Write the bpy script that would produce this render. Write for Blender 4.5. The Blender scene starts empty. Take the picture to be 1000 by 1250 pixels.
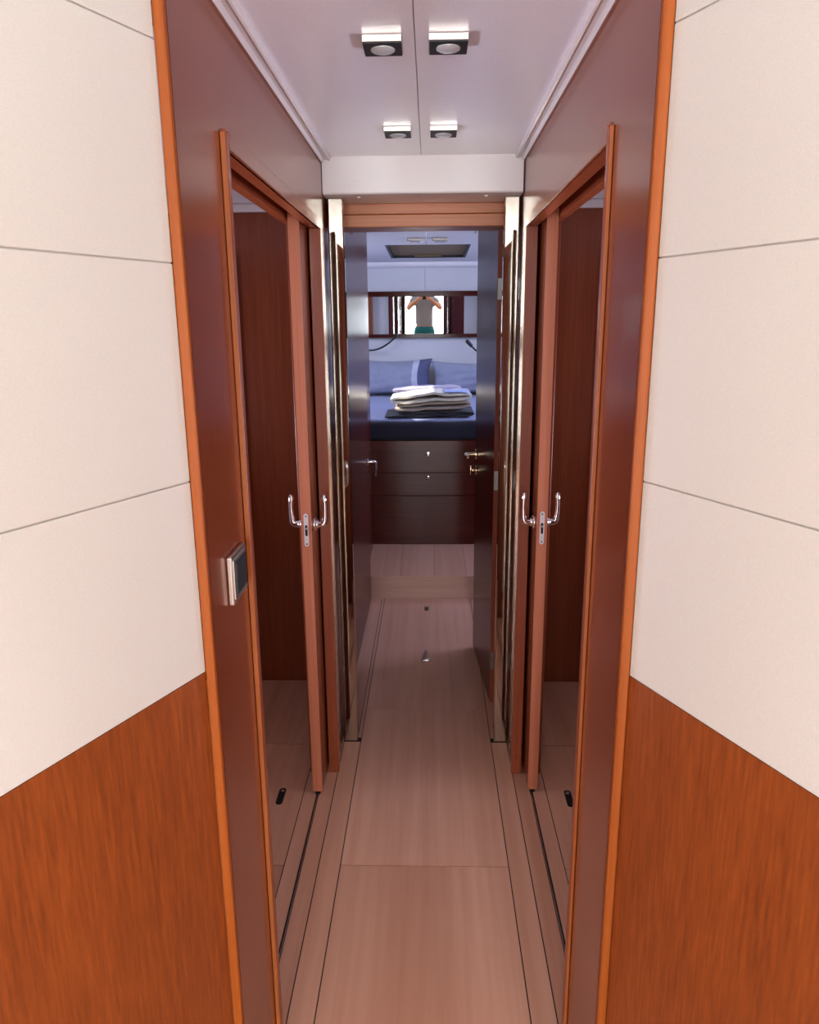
import bpy, bmesh, math, random
from mathutils import Vector, Matrix
random.seed(7)
S = bpy.context.scene
COL = S.collection

# ---------------------------------------------------------------- camera
cam_d = bpy.data.cameras.new('camera')
cam = bpy.data.objects.new('camera', cam_d)
COL.objects.link(cam)
PITCH, YAW, ROLL, FPX = .2463, .02927, -.00849, 916.0
_f = Vector((0, math.cos(PITCH), -math.sin(PITCH)))
_u = Vector((0, math.sin(PITCH), math.cos(PITCH)))
_r = Vector((1, 0, 0))
_r, _u = math.cos(ROLL)*_r + math.sin(ROLL)*_u, -math.sin(ROLL)*_r + math.cos(ROLL)*_u
_z = Matrix.Rotation(YAW, 3, 'Z')
_r, _u, _f = _z @ _r, _z @ _u, _z @ _f
cam.matrix_world = Matrix(((_r.x, _u.x, -_f.x, 0), (_r.y, _u.y, -_f.y, 0), (_r.z, _u.z, -_f.z, 1.5), (0, 0, 0, 1)))
cam_d.sensor_fit = 'VERTICAL'
cam_d.sensor_height = 36
cam_d.lens = FPX/1250*36
cam_d.clip_start = .01
S.camera = cam

# ---------------------------------------------------------------- world, sun, daylight lamps, added fills, exposure
w = bpy.data.worlds.new('world')
S.world = w
w.use_nodes = True
bg = w.node_tree.nodes['Background']
bg.inputs[0].default_value = (.80, .90, 1, 1)
bg.inputs[1].default_value = 1.6

def lamp(name, kind, loc, direction, energy, color, sx=1, sy=1, spread=None):
    d = bpy.data.lights.new(name, kind)
    d.energy = energy
    d.color = color
    if kind == 'AREA':
        d.shape = 'RECTANGLE'
        d.size, d.size_y = sx, sy
        if spread:
            d.spread = spread
    o = bpy.data.objects.new(name, d)
    COL.objects.link(o)
    o.location = loc
    o.rotation_euler = Vector(direction).to_track_quat('-Z', 'Y').to_euler()
    return o

sun = lamp('sun', 'SUN', (-6, 6, 5), (.82, .12, -.5), 14, (1, .95, .88))
sun.data.angle = .01
lamp('daylight_aft_door', 'AREA', (0, -3.55, 1.10), (0, 1, 0.16), 215, (.90, .96, 1), 1.9, 1.8)
lamp('daylight_saloon_window', 'AREA', (-2.15, -1.6, 1.25), (1, .2, .25), 100, (.90, .96, 1), 2.2, .8)
lamp('daylight_saloon_window', 'AREA', (2.15, -1.6, 1.25), (-1, .2, .25), 100, (.90, .96, 1), 2.2, .8)
lamp('daylight_cabin_window', 'AREA', (-1.21, 5.1, 1.72), (1, 0, -.25), 17, (.60, .67, 1), .9, .26)
lamp('daylight_cabin_window', 'AREA', (1.21, 5.1, 1.60), (-1, 0, -.2), 21, (.60, .67, 1), 1.5, .5)
lamp('cabin_floor_fill', 'AREA', (1.20, 3.75, 1.5), (-1, -.1, -.35), 20, (.50, .56, 1), .5, .3)  # added blue fill for the entry floor; the hull has no porthole here
lamp('side_cabin_fill', 'AREA', (-1.57, 1.8, 1.0), (1, 0, .42), 19, (.74, .79, 1), .7, .4, 2.15)  # added, no window here; set low and aimed up to brighten the corridor ceiling
lamp('side_cabin_fill', 'AREA', (1.57, 1.8, 1.0), (-1, 0, .42), 17, (.74, .79, 1), .7, .4, 2.15)  # right-hand twin of the added fill, also aimed at the corridor ceiling

S.view_settings.view_transform = 'Standard'
S.view_settings.look = 'None'
S.view_settings.gamma = 1
S.view_settings.use_curve_mapping = False
S.view_settings.exposure = 0.0

# ---------------------------------------------------------------- materials
def lin(c):
    return tuple(((v/255)/12.92 if v/255 <= .04045 else ((v/255+.055)/1.055)**2.4) for v in c) + (1,)

def base(name):
    m = bpy.data.materials.new(name)
    m.use_nodes = True
    nt = m.node_tree
    return m, nt, nt.nodes['Principled BSDF']

def grain(nt, scale, detail=6, rand=True):
    """stretched noise in object space, with its own offset on every object"""
    N, L = nt.nodes, nt.links
    tc = N.new('ShaderNodeTexCoord')
    mp = N.new('ShaderNodeMapping')
    mp.inputs['Scale'].default_value = scale
    L.new(tc.outputs['Object'], mp.inputs['Vector'])
    oi = N.new('ShaderNodeObjectInfo')
    mu = N.new('ShaderNodeMath')
    mu.operation = 'MULTIPLY'
    mu.inputs[1].default_value = 60 if rand else 0
    L.new(oi.outputs['Random'], mu.inputs[0])
    tx = N.new('ShaderNodeTexNoise')
    tx.noise_dimensions = '4D'
    tx.inputs['Scale'].default_value = 1
    tx.inputs['Detail'].default_value = detail
    tx.inputs['Roughness'].default_value = .6
    L.new(mp.outputs[0], tx.inputs['Vector'])
    L.new(mu.outputs[0], tx.inputs['W'])
    return tx, oi

def ramp(nt, src, stops):
    r = nt.nodes.new('ShaderNodeValToRGB')
    e = r.color_ramp.elements
    while len(e) < len(stops):
        e.new(.5)
    for i, (p, c) in enumerate(stops):
        e[i].position = p
        e[i].color = lin(c)
    nt.links.new(src, r.inputs[0])
    return r

def bump(nt, src, bsdf, strength, dist=.001):
    b = nt.nodes.new('ShaderNodeBump')
    b.inputs['Strength'].default_value = strength
    b.inputs['Distance'].default_value = dist
    nt.links.new(src, b.inputs['Height'])
    nt.links.new(b.outputs[0], bsdf.inputs['Normal'])

def wood(name, dark, light, scale, rough=.3, coat=.0, broad=None, bumps=.02, spec=.5):
    m, nt, p = base(name)
    N, L = nt.nodes, nt.links
    fine, oi = grain(nt, scale)
    mid = tuple((a+b)/2 for a, b in zip(dark, light))
    r = ramp(nt, fine.outputs[0], [(.30, dark), (.5, mid), (.72, light)])
    big, _ = grain(nt, tuple(s*.13 for s in scale), 2)
    mx = N.new('ShaderNodeMix')
    mx.data_type = 'RGBA'
    mx.blend_type = 'MULTIPLY'
    mx.inputs['Factor'].default_value = 1
    r2 = ramp(nt, big.outputs[0], [(.3, broad or (222, 216, 210)), (.7, (255, 255, 255))])
    L.new(r.outputs[0], mx.inputs['A'])
    L.new(r2.outputs[0], mx.inputs['B'])
    L.new(mx.outputs['Result'], p.inputs['Base Color'])
    p.inputs['Roughness'].default_value = rough
    p.inputs['Coat Weight'].default_value = coat
    p.inputs['Coat Roughness'].default_value = .16
    p.inputs['Specular IOR Level'].default_value = spec
    bump(nt, fine.outputs[0], p, bumps, .0006)
    return m

def plain(name, color, rough=.5, metal=0, noise=None, bumps=0, sheen=0, emit=0, coat=0, coat_rough=.3):
    m, nt, p = base(name)
    if noise:
        t, _ = grain(nt, noise, 4)
        a = tuple(max(0, c*.93) for c in color)
        r = ramp(nt, t.outputs[0], [(.3, a), (.7, color)])
        nt.links.new(r.outputs[0], p.inputs['Base Color'])
        if bumps:
            bump(nt, t.outputs[0], p, bumps, .002)
    else:
        p.inputs['Base Color'].default_value = lin(color)
    p.inputs['Roughness'].default_value = rough
    p.inputs['Metallic'].default_value = metal
    p.inputs['Sheen Weight'].default_value = sheen
    p.inputs['Coat Weight'].default_value = coat
    p.inputs['Coat Roughness'].default_value = coat_rough
    if emit:
        p.inputs['Emission Color'].default_value = lin(color)
        p.inputs['Emission Strength'].default_value = emit
    return m

CH_D, CH_L = (120, 54, 27), (142, 68, 37)
M = {}
M['cherry'] = wood('cherry_veneer', CH_D, CH_L, (150, 150, 4), .27, .32, (240, 238, 236), bumps=0)
M['cherry_panel'] = wood('cherry_panel', (118, 54, 13), (158, 78, 26), (170, 170, 13), .5, 0, (238, 234, 230))
M['cherry_across'] = wood('cherry_veneer_across', (70, 24, 17), (86, 34, 23), (4, 150, 150), .16, .0, spec=.22)
M['cherry_edge'] = wood('cherry_solid_edge', (150, 74, 20), (170, 90, 30), (150, 150, 3), .45, 0, spec=.25)
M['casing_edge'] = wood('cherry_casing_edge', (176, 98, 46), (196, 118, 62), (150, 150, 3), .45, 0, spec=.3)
M['cherry_frame'] = wood('cherry_frame', (136, 62, 32), (156, 76, 44), (150, 150, 4), .32, .1)
M['door_edge'] = wood('cherry_door_edge', (196, 116, 82), (212, 134, 100), (160, 160, 3), .4, 0)
M['lintel'] = wood('cherry_lintel', (196, 116, 68), (214, 136, 86), (3, 120, 120), .4, 0)
M['dark'] = wood('mahogany_dark', (78, 26, 22), (94, 34, 28), (150, 150, 4), .25, 0, spec=.3)
M['floor'] = wood('pale_oak_laminate', (208, 154, 124), (224, 174, 145), (34, 1.2, 34), .34, 0, (228, 218, 210), .04)
M['floor_x'] = wood('pale_oak_laminate_across', (184, 140, 124), (202, 160, 144), (2, 48, 48), .38, 0, (228, 218, 210), .04)
M['cream_gap'] = plain('joint_backing', (196, 184, 174), .8)
M['gap'] = plain('joint_rubber', (38, 26, 24), .8)
M['cream'] = plain('cream_vinyl_fabric', (214, 209, 201), .62, 0, (900, 900, 900), .05)
M['ceil'] = plain('white_satin_headliner', (240, 233, 238), .3, 0, (300, 300, 300), .01, coat=.9)
M['cabin_white'] = plain('cabin_white_vinyl', (218, 216, 218), .5, 0, (200, 200, 200), .02)
M['mould'] = plain('white_moulding', (214, 202, 200), .25)
M['header'] = plain('white_lacquer', (238, 232, 230), .22)
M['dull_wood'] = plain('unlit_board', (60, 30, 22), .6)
M['chrome'] = plain('chrome', (240, 238, 240), .12, 1)
M['plate'] = plain('satin_plate', (226, 224, 224), .42, .45)
M['brass'] = plain('warm_nickel', (226, 200, 160), .14, 1)
M['alu'] = plain('brushed_aluminium', (206, 200, 192), .3, 1)
M['black'] = plain('black_plastic', (16, 15, 17), .35)
M['lens'] = plain('frosted_lens', (176, 176, 178), .2)
M['dark_metal'] = plain('dark_fitting', (22, 19, 21), .5, 0)
M['mirror'] = plain('mirror_glass', (236, 238, 240), .008, 1)
M['shade'] = plain('roller_blind', (122, 98, 64), .7, 0, (6, 200, 6), .3)
M['white_plastic'] = plain('white_plastic', (240, 236, 232), .35)
M['navy'] = plain('navy_cotton', (24, 23, 38), .9, 0, (130, 130, 130), .3, .2)
M['sheet'] = plain('blue_sheet', (150, 158, 196), .9, 0, (24, 24, 24), .5, .2)
M['pillow'] = plain('grey_blue_cotton', (160, 164, 184), .95, 0, (18, 18, 18), .6, .2)
M['pillow_stripe'] = plain('pale_blue_cotton', (208, 210, 226), .95, 0, (18, 18, 18), .4)
M['pillow_dark'] = plain('slate_blue_cotton', (98, 102, 136), .95, 0, (18, 18, 18), .5)
M['white_cloth'] = plain('cream_terry', (226, 218, 196), 1, 0, (180, 180, 180), .8, .3)
M['beige_cloth'] = plain('beige_terry', (176, 160, 136), 1, 0, (160, 160, 160), .8, .3)
M['lilac_cloth'] = plain('lilac_cotton', (190, 180, 200), 1, 0, (90, 90, 90), .6, .2)
M['shaded_cloth'] = plain('shaded_terry_blue', (158, 178, 232), 1, 0, (90, 90, 90), .5, .2)  # unsunlit part of the cream towel, shade held in the colour
M['grey_cloth'] = plain('grey_tshirt', (150, 162, 174), .95, 0, (60, 60, 60), .5)
M['teal_cloth'] = plain('teal_shorts', (28, 128, 144), .9, 0, (60, 60, 60), .4)
M['skin'] = plain('skin', (206, 152, 124), .55, 0, (30, 30, 30), .05)
M['hair'] = plain('brown_hair', (52, 36, 26), .7, 0, (220, 220, 30), .6)
M['eye'] = plain('eye', (236, 232, 228), .2)
M['deck'] = plain('white_gelcoat', (232, 230, 226), .5)
# polished steel, very slightly wavy
m, nt, p = base('polished_steel')
p.inputs['Base Color'].default_value = lin((196, 186, 170))
p.inputs['Metallic'].default_value = 1
p.inputs['Roughness'].default_value = .05
t, _ = grain(nt, (9, 9, 3), 1)
bump(nt, t.outputs[0], p, .12, .004)
M['steel'] = m

# ---------------------------------------------------------------- mesh helpers (all builders work in world coordinates)
def box(bm, x0, x1, y0, y1, z0, z1, bev=0, seg=2, mat=None):
    g = bmesh.ops.create_cube(bm, size=1)
    vs = g['verts']
    for v in vs:
        v.co = Vector((x0+(v.co.x+.5)*(x1-x0), y0+(v.co.y+.5)*(y1-y0), z0+(v.co.z+.5)*(z1-z0)))
    if bev:
        es = list({e for v in vs for e in v.link_edges})
        r = bmesh.ops.bevel(bm, geom=es, offset=bev, segments=seg, affect='EDGES', profile=.5)
        vs = list({v for f in r['faces'] for v in f.verts} | {v for v in vs if v.is_valid})
    if mat is not None:
        for v in vs:
            v.co = mat @ v.co
    return vs

def tube(bm, pts, radii, n=10, cap=True):
    pts = [Vector(p) for p in pts]
    if not isinstance(radii, (list, tuple)):
        radii = [radii]*len(pts)
    rings = []
    ref = None
    for i, p in enumerate(pts):
        t = (pts[min(i+1, len(pts)-1)] - pts[max(i-1, 0)]).normalized()
        if ref is None:
            ref = Vector((0, 0, 1)) if abs(t.z) < .9 else Vector((1, 0, 0))
        a = (ref - t*ref.dot(t)).normalized()
        ref = a
        b = t.cross(a)
        rings.append([bm.verts.new(p + radii[i]*(math.cos(k*2*math.pi/n)*a + math.sin(k*2*math.pi/n)*b)) for k in range(n)])
    for r, s in zip(rings, rings[1:]):
        for k in range(n):
            bm.faces.new((r[k], r[(k+1) % n], s[(k+1) % n], s[k]))
    if cap:
        bm.faces.new(rings[0][::-1])
        bm.faces.new(rings[-1])

def cyl(bm, a, b, r, n=20):
    a, b = Vector(a), Vector(b)
    d = (b-a).normalized()
    e = min(r*.2, (b-a).length*.3)
    tube(bm, [a, a+d*1e-4, a+d*e, b-d*e, b-d*1e-4, b], [r*.8, r-e*.6, r, r, r-e*.6, r*.8], n)

def prism(bm, poly, axis, a, b):
    """extrude a 2-D polygon along an axis: 'x' (poly = y,z), 'y' (poly = x,z), 'z' (poly = x,y)"""
    def P(q, t):
        return {'x': (t, q[0], q[1]), 'y': (q[0], t, q[1]), 'z': (q[0], q[1], t)}[axis]
    A = [bm.verts.new(P(q, a)) for q in poly]
    B = [bm.verts.new(P(q, b)) for q in poly]
    n = len(poly)
    bm.faces.new(A)
    bm.faces.new(B[::-1])
    for i in range(n):
        bm.faces.new((A[i], B[i], B[(i+1) % n], A[(i+1) % n]))

def obj(name, bm, mat, parent=None, smooth=False, label=None, kind=None, cat=None, group=None):
    bmesh.ops.recalc_face_normals(bm, faces=bm.faces)
    vs = [v.co for v in bm.verts]
    lo = Vector([min(v[i] for v in vs) for i in range(3)])
    hi = Vector([max(v[i] for v in vs) for i in range(3)])
    c = Vector(((lo.x+hi.x)/2, (lo.y+hi.y)/2, lo.z))
    for v in bm.verts:
        v.co -= c
    me = bpy.data.meshes.new(name)
    bm.to_mesh(me)
    bm.free()
    for mm in (mat if isinstance(mat, (list, tuple)) else [mat]):
        me.materials.append(M[mm])
    if smooth:
        for p in me.polygons:
            p.use_smooth = True
        try:
            me.set_sharp_from_angle(angle=math.radians(40 if smooth is True else smooth))
        except Exception:
            pass
    o = bpy.data.objects.new(name, me)
    COL.objects.link(o)
    o.location = c
    if parent is not None:
        o.parent = parent
        L = wloc(parent)
        o.matrix_parent_inverse = Matrix.Translation(-L)
    tag(o, label, cat, group, kind)
    return o

def wloc(o):
    v = Vector(o.location)
    return v            # children keep world coordinates in .location, the parent inverse takes the parent's place off

def tag(o, label=None, cat=None, group=None, kind=None):
    for k, v in (('label', label), ('category', cat), ('group', group), ('kind', kind)):
        if v:
            o[k] = v
    return o

def empty(name, loc, label=None, cat=None, group=None, kind=None):
    o = bpy.data.objects.new(name, None)
    COL.objects.link(o)
    o.location = loc
    o.empty_display_size = .05
    return tag(o, label, cat, group, kind)

def bx(name, dims, mat, parent=None, bev=.0, **k):
    bm = bmesh.new()
    box(bm, *dims, bev)
    return obj(name, bm, mat, parent, **k)

def copy_tree(root, delta, label=None):
    """a copy of a thing and of its parts (and their parts), shifted by delta"""
    def kids(src, dst):
        for ch in list(src.children):
            c = ch.copy()
            COL.objects.link(c)
            c.parent = dst
            c.matrix_parent_inverse = ch.matrix_parent_inverse.copy()
            kids(ch, c)
    r = root.copy()
    COL.objects.link(r)
    kids(root, r)
    r.location = Vector(root.location) + Vector(delta)
    if label:
        r['label'] = label
    return r

ST = dict(kind='structure')
WL, WR = -.327, .2815          # faces of the corridor walls
CL, CR = -.317, .274         # faces of the door casings (proud of the wall)
CZ = 1.985                   # corridor ceiling

# ================================================================= FLOOR
fl = bx('floor', (-2.3, 2.3, -3.7, 6.6, -.06, -.0025), 'gap', label='pale oak laminate floor of the boat corridor with dark joint lines', **ST)
def plank(x0, x1, y0, y1, mat='floor', name='floor_panel'):
    g = .0015
    return bx(name, (x0+g, x1-g, y0+g, y1-g, -.0025, 0), mat, fl)
XL, XR = -.260, .220
for y0, y1 in ((.2, 1.828), (1.828, 2.721), (2.721, 3.97)):
    plank(XL, XR, y0, y1)
for s in (-1, 1):
    ed = XL if s < 0 else XR
    if s < 0:
        a, b, t, d = -.322, ed, -.3735, -.421
    else:
        a, b, t, d = ed, .279, .331, .378
    plank(a, b, .2, 2.481, name='floor_strip')
    if s < 0:
        plank(-.345, -.2745, 2.512, 3.97, name='floor_strip')
        plank(-.2745, XL, 2.512, 3.97, name='floor_strip')
    else:
        plank(XR, .36, 2.512, 3.97, name='floor_strip')
    if s < 0:
        plank(-.3697, a, 1.2, 2.97, name='floor_strip')
        plank(d, -.3765, 1.2, 2.97, name='floor_strip')
        bx('door_track', (-.3732, -.3699, 1.25, 2.9, -.0025, .0008), 'alu', fl)
        for y0, y1 in ((1.0, 1.824), (1.824, 2.461), (2.461, 2.97)):
            plank(-1.6, d, y0, y1)
    else:
        plank(b, .3267, 1.2, 2.97, name='floor_strip')
        plank(.3335, d, 1.2, 2.97, name='floor_strip')
        bx('door_track', (.3269, .3302, 1.25, 2.9, -.0025, .0008), 'alu', fl)
        for y0, y1 in ((1.0, 1.822), (1.822, 2.461), (2.461, 2.97)):
            plank(d, 1.6, y0, y1)
for i in range(6):
    plank(-2.2+i*.733, -2.2+(i+1)*.733, -3.6, .2)

# ================================================================= ANGLED SALOON WALLS (cream panels over cherry)
TH = math.radians(24)
def angled(side):
    s = -1 if side == 'left' else 1
    ax = WL-.015 if s < 0 else WR+.015
    ay = 1.037
    d = Vector((s*math.sin(TH), -math.cos(TH), 0))           # runs back into the saloon
    n = Vector((-s*math.cos(TH), -math.sin(TH), 0))          # faces the room
    mat = Matrix(((d.x, n.x, 0, ax), (d.y, n.y, 0, ay), (0, 0, 1, 0), (0, 0, 0, 1)))
    if d.cross(n).z < 0:
        pass
    LEN = 2.45
    bm = bmesh.new()
    box(bm, .0, LEN, -.045, -.0032, 0, 2.04, mat=mat)
    root = obj('wall_'+side, bm, 'cream_gap', label='%s saloon wall of four cream panels above an orange cherry dado' % side, **ST)
    zs = [(1.011, 1.284), (1.284, 1.580), (1.580, 1.845), (1.845, 2.04)] if s < 0 else [(1.006, 1.283), (1.283, 1.580), (1.580, 1.851), (1.851, 2.04)]
    zlow = zs[0][0] - (.022 if s < 0 else .02)
    zs[0] = (zlow, zs[0][1])
    for z0, z1 in zs:
        bm = bmesh.new()
        box(bm, .0, LEN, -.0032, 0, z0+.0007, z1-.0007, .0016, 3, mat=mat)
        obj('wall_panel', bm, 'cream', root)
    bm = bmesh.new()
    box(bm, .0, LEN, -.0032, -.0005, 0, zlow-.0004, .0006, mat=mat)
    o = obj('dado_panel', bm, 'cherry_panel', root, label='orange cherry veneer lower panel')
    return root
angled('left')
angled('right')

# ================================================================= CORRIDOR WALLS
def cwall(side):
    s = -1 if side == 'left' else 1
    W = WL if s < 0 else WR
    out = W + s*.015
    bm = bmesh.new()
    # one board with the doorway cut out of it: near strip, strip over the door, far strip
    poly = [(1.046, 0), (1.268, 0), (1.268, 1.778), (2.292, 1.778), (2.292, 0), (2.435, 0), (2.435, CZ), (1.046, CZ)]
    prism(bm, poly, 'x', min(W, out), max(W, out))
    wl = obj('wall_corridor_'+side, bm, 'cherry', label='%s corridor wall of glossy brown cherry veneer round the sliding door' % side, **ST)
    bx('edge_strip', (min(W, out), max(W, out), 1.034, 1.046, 0, CZ), 'cherry_edge', wl, .003, label='lighter solid wood edge')
    # light falls across the upper end of the board where it steps
    # ---- door casing, posts, lintel
    C = CL if s < 0 else CR
    tr = empty('trim_1' if s < 0 else 'trim_2', (C, 1.78, 0), label='%s cherry door casing with pocket posts and lintel' % side, **ST)
    def b(name, xa, xb, y0, y1, z0, z1, mat, bev=.0012, **k):
        return bx(name, (min(xa, xb), max(xa, xb), y0, y1, z0, z1), mat, tr, bev, **k)
    b('casing', W, C, 1.2625, 1.282, 0, 1.792, 'cherry_frame', .002)
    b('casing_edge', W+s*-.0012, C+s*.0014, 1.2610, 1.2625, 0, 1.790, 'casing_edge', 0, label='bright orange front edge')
    b('top_casing', W, C, 1.282, 2.318, 1.768, 1.796, 'cherry', .0012)
    # outer pocket board above and behind the casing
    po = C + s*.034
    b('lintel', C+s*.004, po, 1.282, 2.300, 1.768, 1.80, 'cherry_frame', .001)
    b('post', C, po, 2.283, 2.318, 0, 1.768, 'cherry_frame', .002)
    b('pocket_board', W+s*.001, po, 2.318, 2.96, 0, 1.9, 'cherry')
    b('jamb', C+s*.013, C+s*.10, 1.268, 1.2815, 0, 1.80, 'cherry_frame', .001)
    # inner side
    i0 = C + s*.077
    i1 = i0 + s*.022
    b('inner_post', i0, i1, 2.283, 2.318, 0, 1.776, 'cherry_frame', .002)
    b('inner_lintel', i0, i1, 1.282, 2.318, 1.776, 1.93, 'cherry_frame', .002)
    b('inner_board', i0+s*.004, i1, 2.318, 2.965, 0, 1.93, 'cherry')
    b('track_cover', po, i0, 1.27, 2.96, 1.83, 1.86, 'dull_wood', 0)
    # wall above the pocket, closing it towards the ceiling
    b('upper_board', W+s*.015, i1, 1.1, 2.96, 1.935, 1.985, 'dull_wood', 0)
    return wl
cwall('left')
cwall('right')

# ================================================================= SLIDING DOORS
def lever(name, parent, p, out, up=True, mat='chrome', L=.088, reach=.034):
    """rose, neck and an upright lever on a door face; p on the face, out = +-1 along x"""
    x, y, z = p
    bm = bmesh.new()
    cyl(bm, (x, y, z), (x+out*.007, y, z), .022, 24)
    cyl(bm, (x+out*.006, y, z), (x+out*.015, y, z), .0145, 20)
    h = obj(name, bm, mat, parent, smooth=True)
    bm = bmesh.new()
    r = .0092
    x1 = x+out*reach
    pts = [(x+out*.01, y, z), (x1-out*.010, y, z), (x1-out*.003, y, z+.003), (x1, y, z+.010)]
    rad = [r*1.25, r*1.2, r*1.2, r*1.1]
    for k in range(1, 6):
        t = k/5
        pts.append((x1+out*.002*math.sin(t*3), y-.004*t, z+.009+(L-.009)*t))
        rad.append(r*(1.0-.14*math.sin(t*2.6)) if k < 5 else r*.88)
    pts.append((pts[-1][0], pts[-1][1], pts[-1][2]+.005))
    rad.append(r*.45)
    tube(bm, pts, rad, 14)
    obj('lever', bm, mat, h, smooth=True)
    return h

def slab(side):
    s = -1 if side == 'left' else 1
    xc, y0, zh = (-.3725, 2.157, .913) if s < 0 else (.333, 2.18, .913)
    hw = .0155
    o = bx('door_1' if s < 0 else 'door_2', (xc-hw, xc+hw, y0+.002, y0+.79, .012, 1.80), 'cherry', None, .001,
           label='%s sliding cabin door slid back into its pocket, edge and two upright chrome levers facing us' % side, **ST)
    bx('edge_strip', (xc-hw, xc+hw, y0, y0+.002, .012, 1.80), 'door_edge', o, 0, label='pale pinkish door edge')
    bx('guide', (xc-.008, xc+.008, y0+.004, y0+.03, -.004, .012), 'black', o)
    # lock plate with rounded ends
    bm = bmesh.new()
    pw, z0, z1 = .0068, zh-.062, zh+.040
    poly = []
    for k in range(9):
        a = math.pi*k/8
        poly.append((xc+pw*math.cos(a), z1-pw+pw*math.sin(a)))
    for k in range(9):
        a = math.pi+math.pi*k/8
        poly.append((xc+pw*math.cos(a), z0+pw+pw*math.sin(a)))
    prism(bm, poly, 'y', y0-.0022, y0+.001)
    lp = obj('lock_plate', bm, 'plate', o)
    bm = bmesh.new()
    poly = [(xc+.0036*math.cos(a*math.pi/8), zh-.012+(.013 if math.sin(a*math.pi/8) > 0 else -.013)+.004*math.sin(a*math.pi/8)) for a in range(16)]
    prism(bm, poly, 'y', y0-.0030, y0-.0018)
    obj('latch_slot', bm, 'black', lp)
    bm = bmesh.new()
    cyl(bm, (xc, y0-.0045, zh-.006), (xc, y0-.0028, zh-.006), .003, 12)
    obj('latch_bolt', bm, 'alu', lp, smooth=True)
    for z in (z0+.008, z1-.008):
        bm = bmesh.new()
        cyl(bm, (xc, y0-.0030, z), (xc, y0-.0015, z), .0024, 12)
        obj('screw', bm, 'dark_metal', lp, smooth=True)
    for q in (-1, 1):
        lever('handle', o, (xc+q*hw, y0+.045, zh-.004), q)
    return o
slab('left')
slab('right')

# ================================================================= SIDE CABINS beyond the sliding doors
for side, s in (('left', -1), ('right', 1)):
    d = -.41 if s < 0 else .37
    def sp(a, b):
        return (min(s*a, s*b), max(s*a, s*b))
    far = sp(.345, 1.62)
    bx('wall_%s_cabin_back' % side, (*((-1.62, d) if s < 0 else (d, 1.62)), 2.97, 2.99, 0, 1.95), 'cherry', label='cherry bulkhead at the back of the %s side cabin' % side, **ST)
    bx('wall_%s_cabin_outer' % side, (*sp(1.6, 1.62), 1.0, 2.97, 0, 1.95), 'cabin_white', **ST)
    bx('wall_%s_cabin_front' % side, (*sp(.40, 1.62), 1.07, 1.09, 0, 1.95), 'cherry', **ST)
    bx('ceiling_%s_cabin' % side, (*((-1.62, d-.005) if s < 0 else (d+.005, 1.62)), 1.07, 2.99, 1.935, 1.955), 'ceil', label='pale ceiling of the %s side cabin' % side, **ST)
    bx('trim_%d' % (3 if s < 0 else 4), (*((-1.6, d) if s < 0 else (d, 1.6)), 2.945, 2.97, 1.905, 1.935), 'mould', None, .006, label='white ceiling moulding along the %s cabin bulkhead' % side, **ST)
    # wardrobe door with its upright edge strip, on the back bulkhead
    wx = -.745 if s < 0 else .655
    o = bx('door_%d' % (5 if s < 0 else 6), (*((wx-.5, wx-.022) if s < 0 else (wx+.022, wx+.5)), 2.944, 2.97, .01, 1.735), 'dark', None, .001,
           label='dark wardrobe door on the %s cabin bulkhead' % side, **ST)
    bx('edge_profile', (*((wx-.022, wx) if s < 0 else (wx, wx+.022)), 2.938, 2.97, .01, 1.74), 'dark', o, .004)

# ================================================================= CEILING of the corridor
ce = bx('ceiling', (WL-.02, WR+.02, .9, 2.7, CZ+.004, CZ+.03), 'cream_gap', label='white corridor ceiling of two long panels with a centre joint', **ST)
bx('ceiling_panel', (WL, -.0278, .9, 2.46, CZ, CZ+.004), 'ceil', ce, .0006)
bx('ceiling_panel', (-.0262, WR, .9, 2.46, CZ, CZ+.004), 'ceil', ce, .0006)
for s, W in ((-1, WL), (1, WR)):
    bm = bmesh.new()
    q = -s
    prof = [(W, CZ), (W, CZ-.016), (W+q*.004, CZ-.018), (W+q*.007, CZ-.013), (W+q*.010, CZ-.010), (W+q*.020, CZ-.009), (W+q*.023, CZ-.013), (W+q*.027, CZ-.012), (W+q*.029, CZ-.006), (W+q*.029, CZ)]
    prism(bm, prof, 'y', 1.0, 2.42)
    obj('moulding', bm, 'mould', ce, smooth=30)

# ---- downlights
def downlight(x, y, z, w, label):
    root = empty('ceiling_downlight', (x, y, z), label, 'ceiling light', 'square corridor downlights')
    bm = bmesh.new()
    h = w/2
    box(bm, x-h, x+h, y-h, y+h, z-.0115, z, .0012)
    obj('housing', bm, 'alu', root)
    bm = bmesh.new()
    box(bm, x-h+.0015, x+h-.0015, y-h+.0015, y+h-.0015, z-.0138, z-.0112)
    obj('dark_underside', bm, 'dark_metal', root)  # steel underside; the dark floor it mirrors is put into the colour
    bm = bmesh.new()
    rr = w*.31
    ring = []
    for r, dz in ((rr, .0133), (rr*.98, .0155), (rr*.8, .0175), (rr*.5, .0190), (rr*.2, .0196)):
        ring.append([bm.verts.new((x+r*math.cos(k*math.pi/16), y+r*math.sin(k*math.pi/16), z-dz)) for k in range(32)])
    for a, b in zip(ring, ring[1:]):
        for k in range(32):
            bm.faces.new((a[k], a[(k+1) % 32], b[(k+1) % 32], b[k]))
    bm.faces.new(ring[-1])
    bm.faces.new(ring[0][::-1])
    obj('lens', bm, 'lens', root, smooth=True)
    return root
dl = downlight(-.084, 1.490, CZ, .070, 'square steel downlight with round lens, nearest one left of the ceiling joint')
copy_tree(dl, (.116, -.002, 0), 'square steel downlight with round lens, nearest one right of the ceiling joint')
copy_tree(dl, (0, .626, 0), 'square steel downlight left of the joint, the farther one close to the white header')
copy_tree(dl, (.118, .626, 0), 'square steel downlight right of the joint, the farther one close to the white header')

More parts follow.
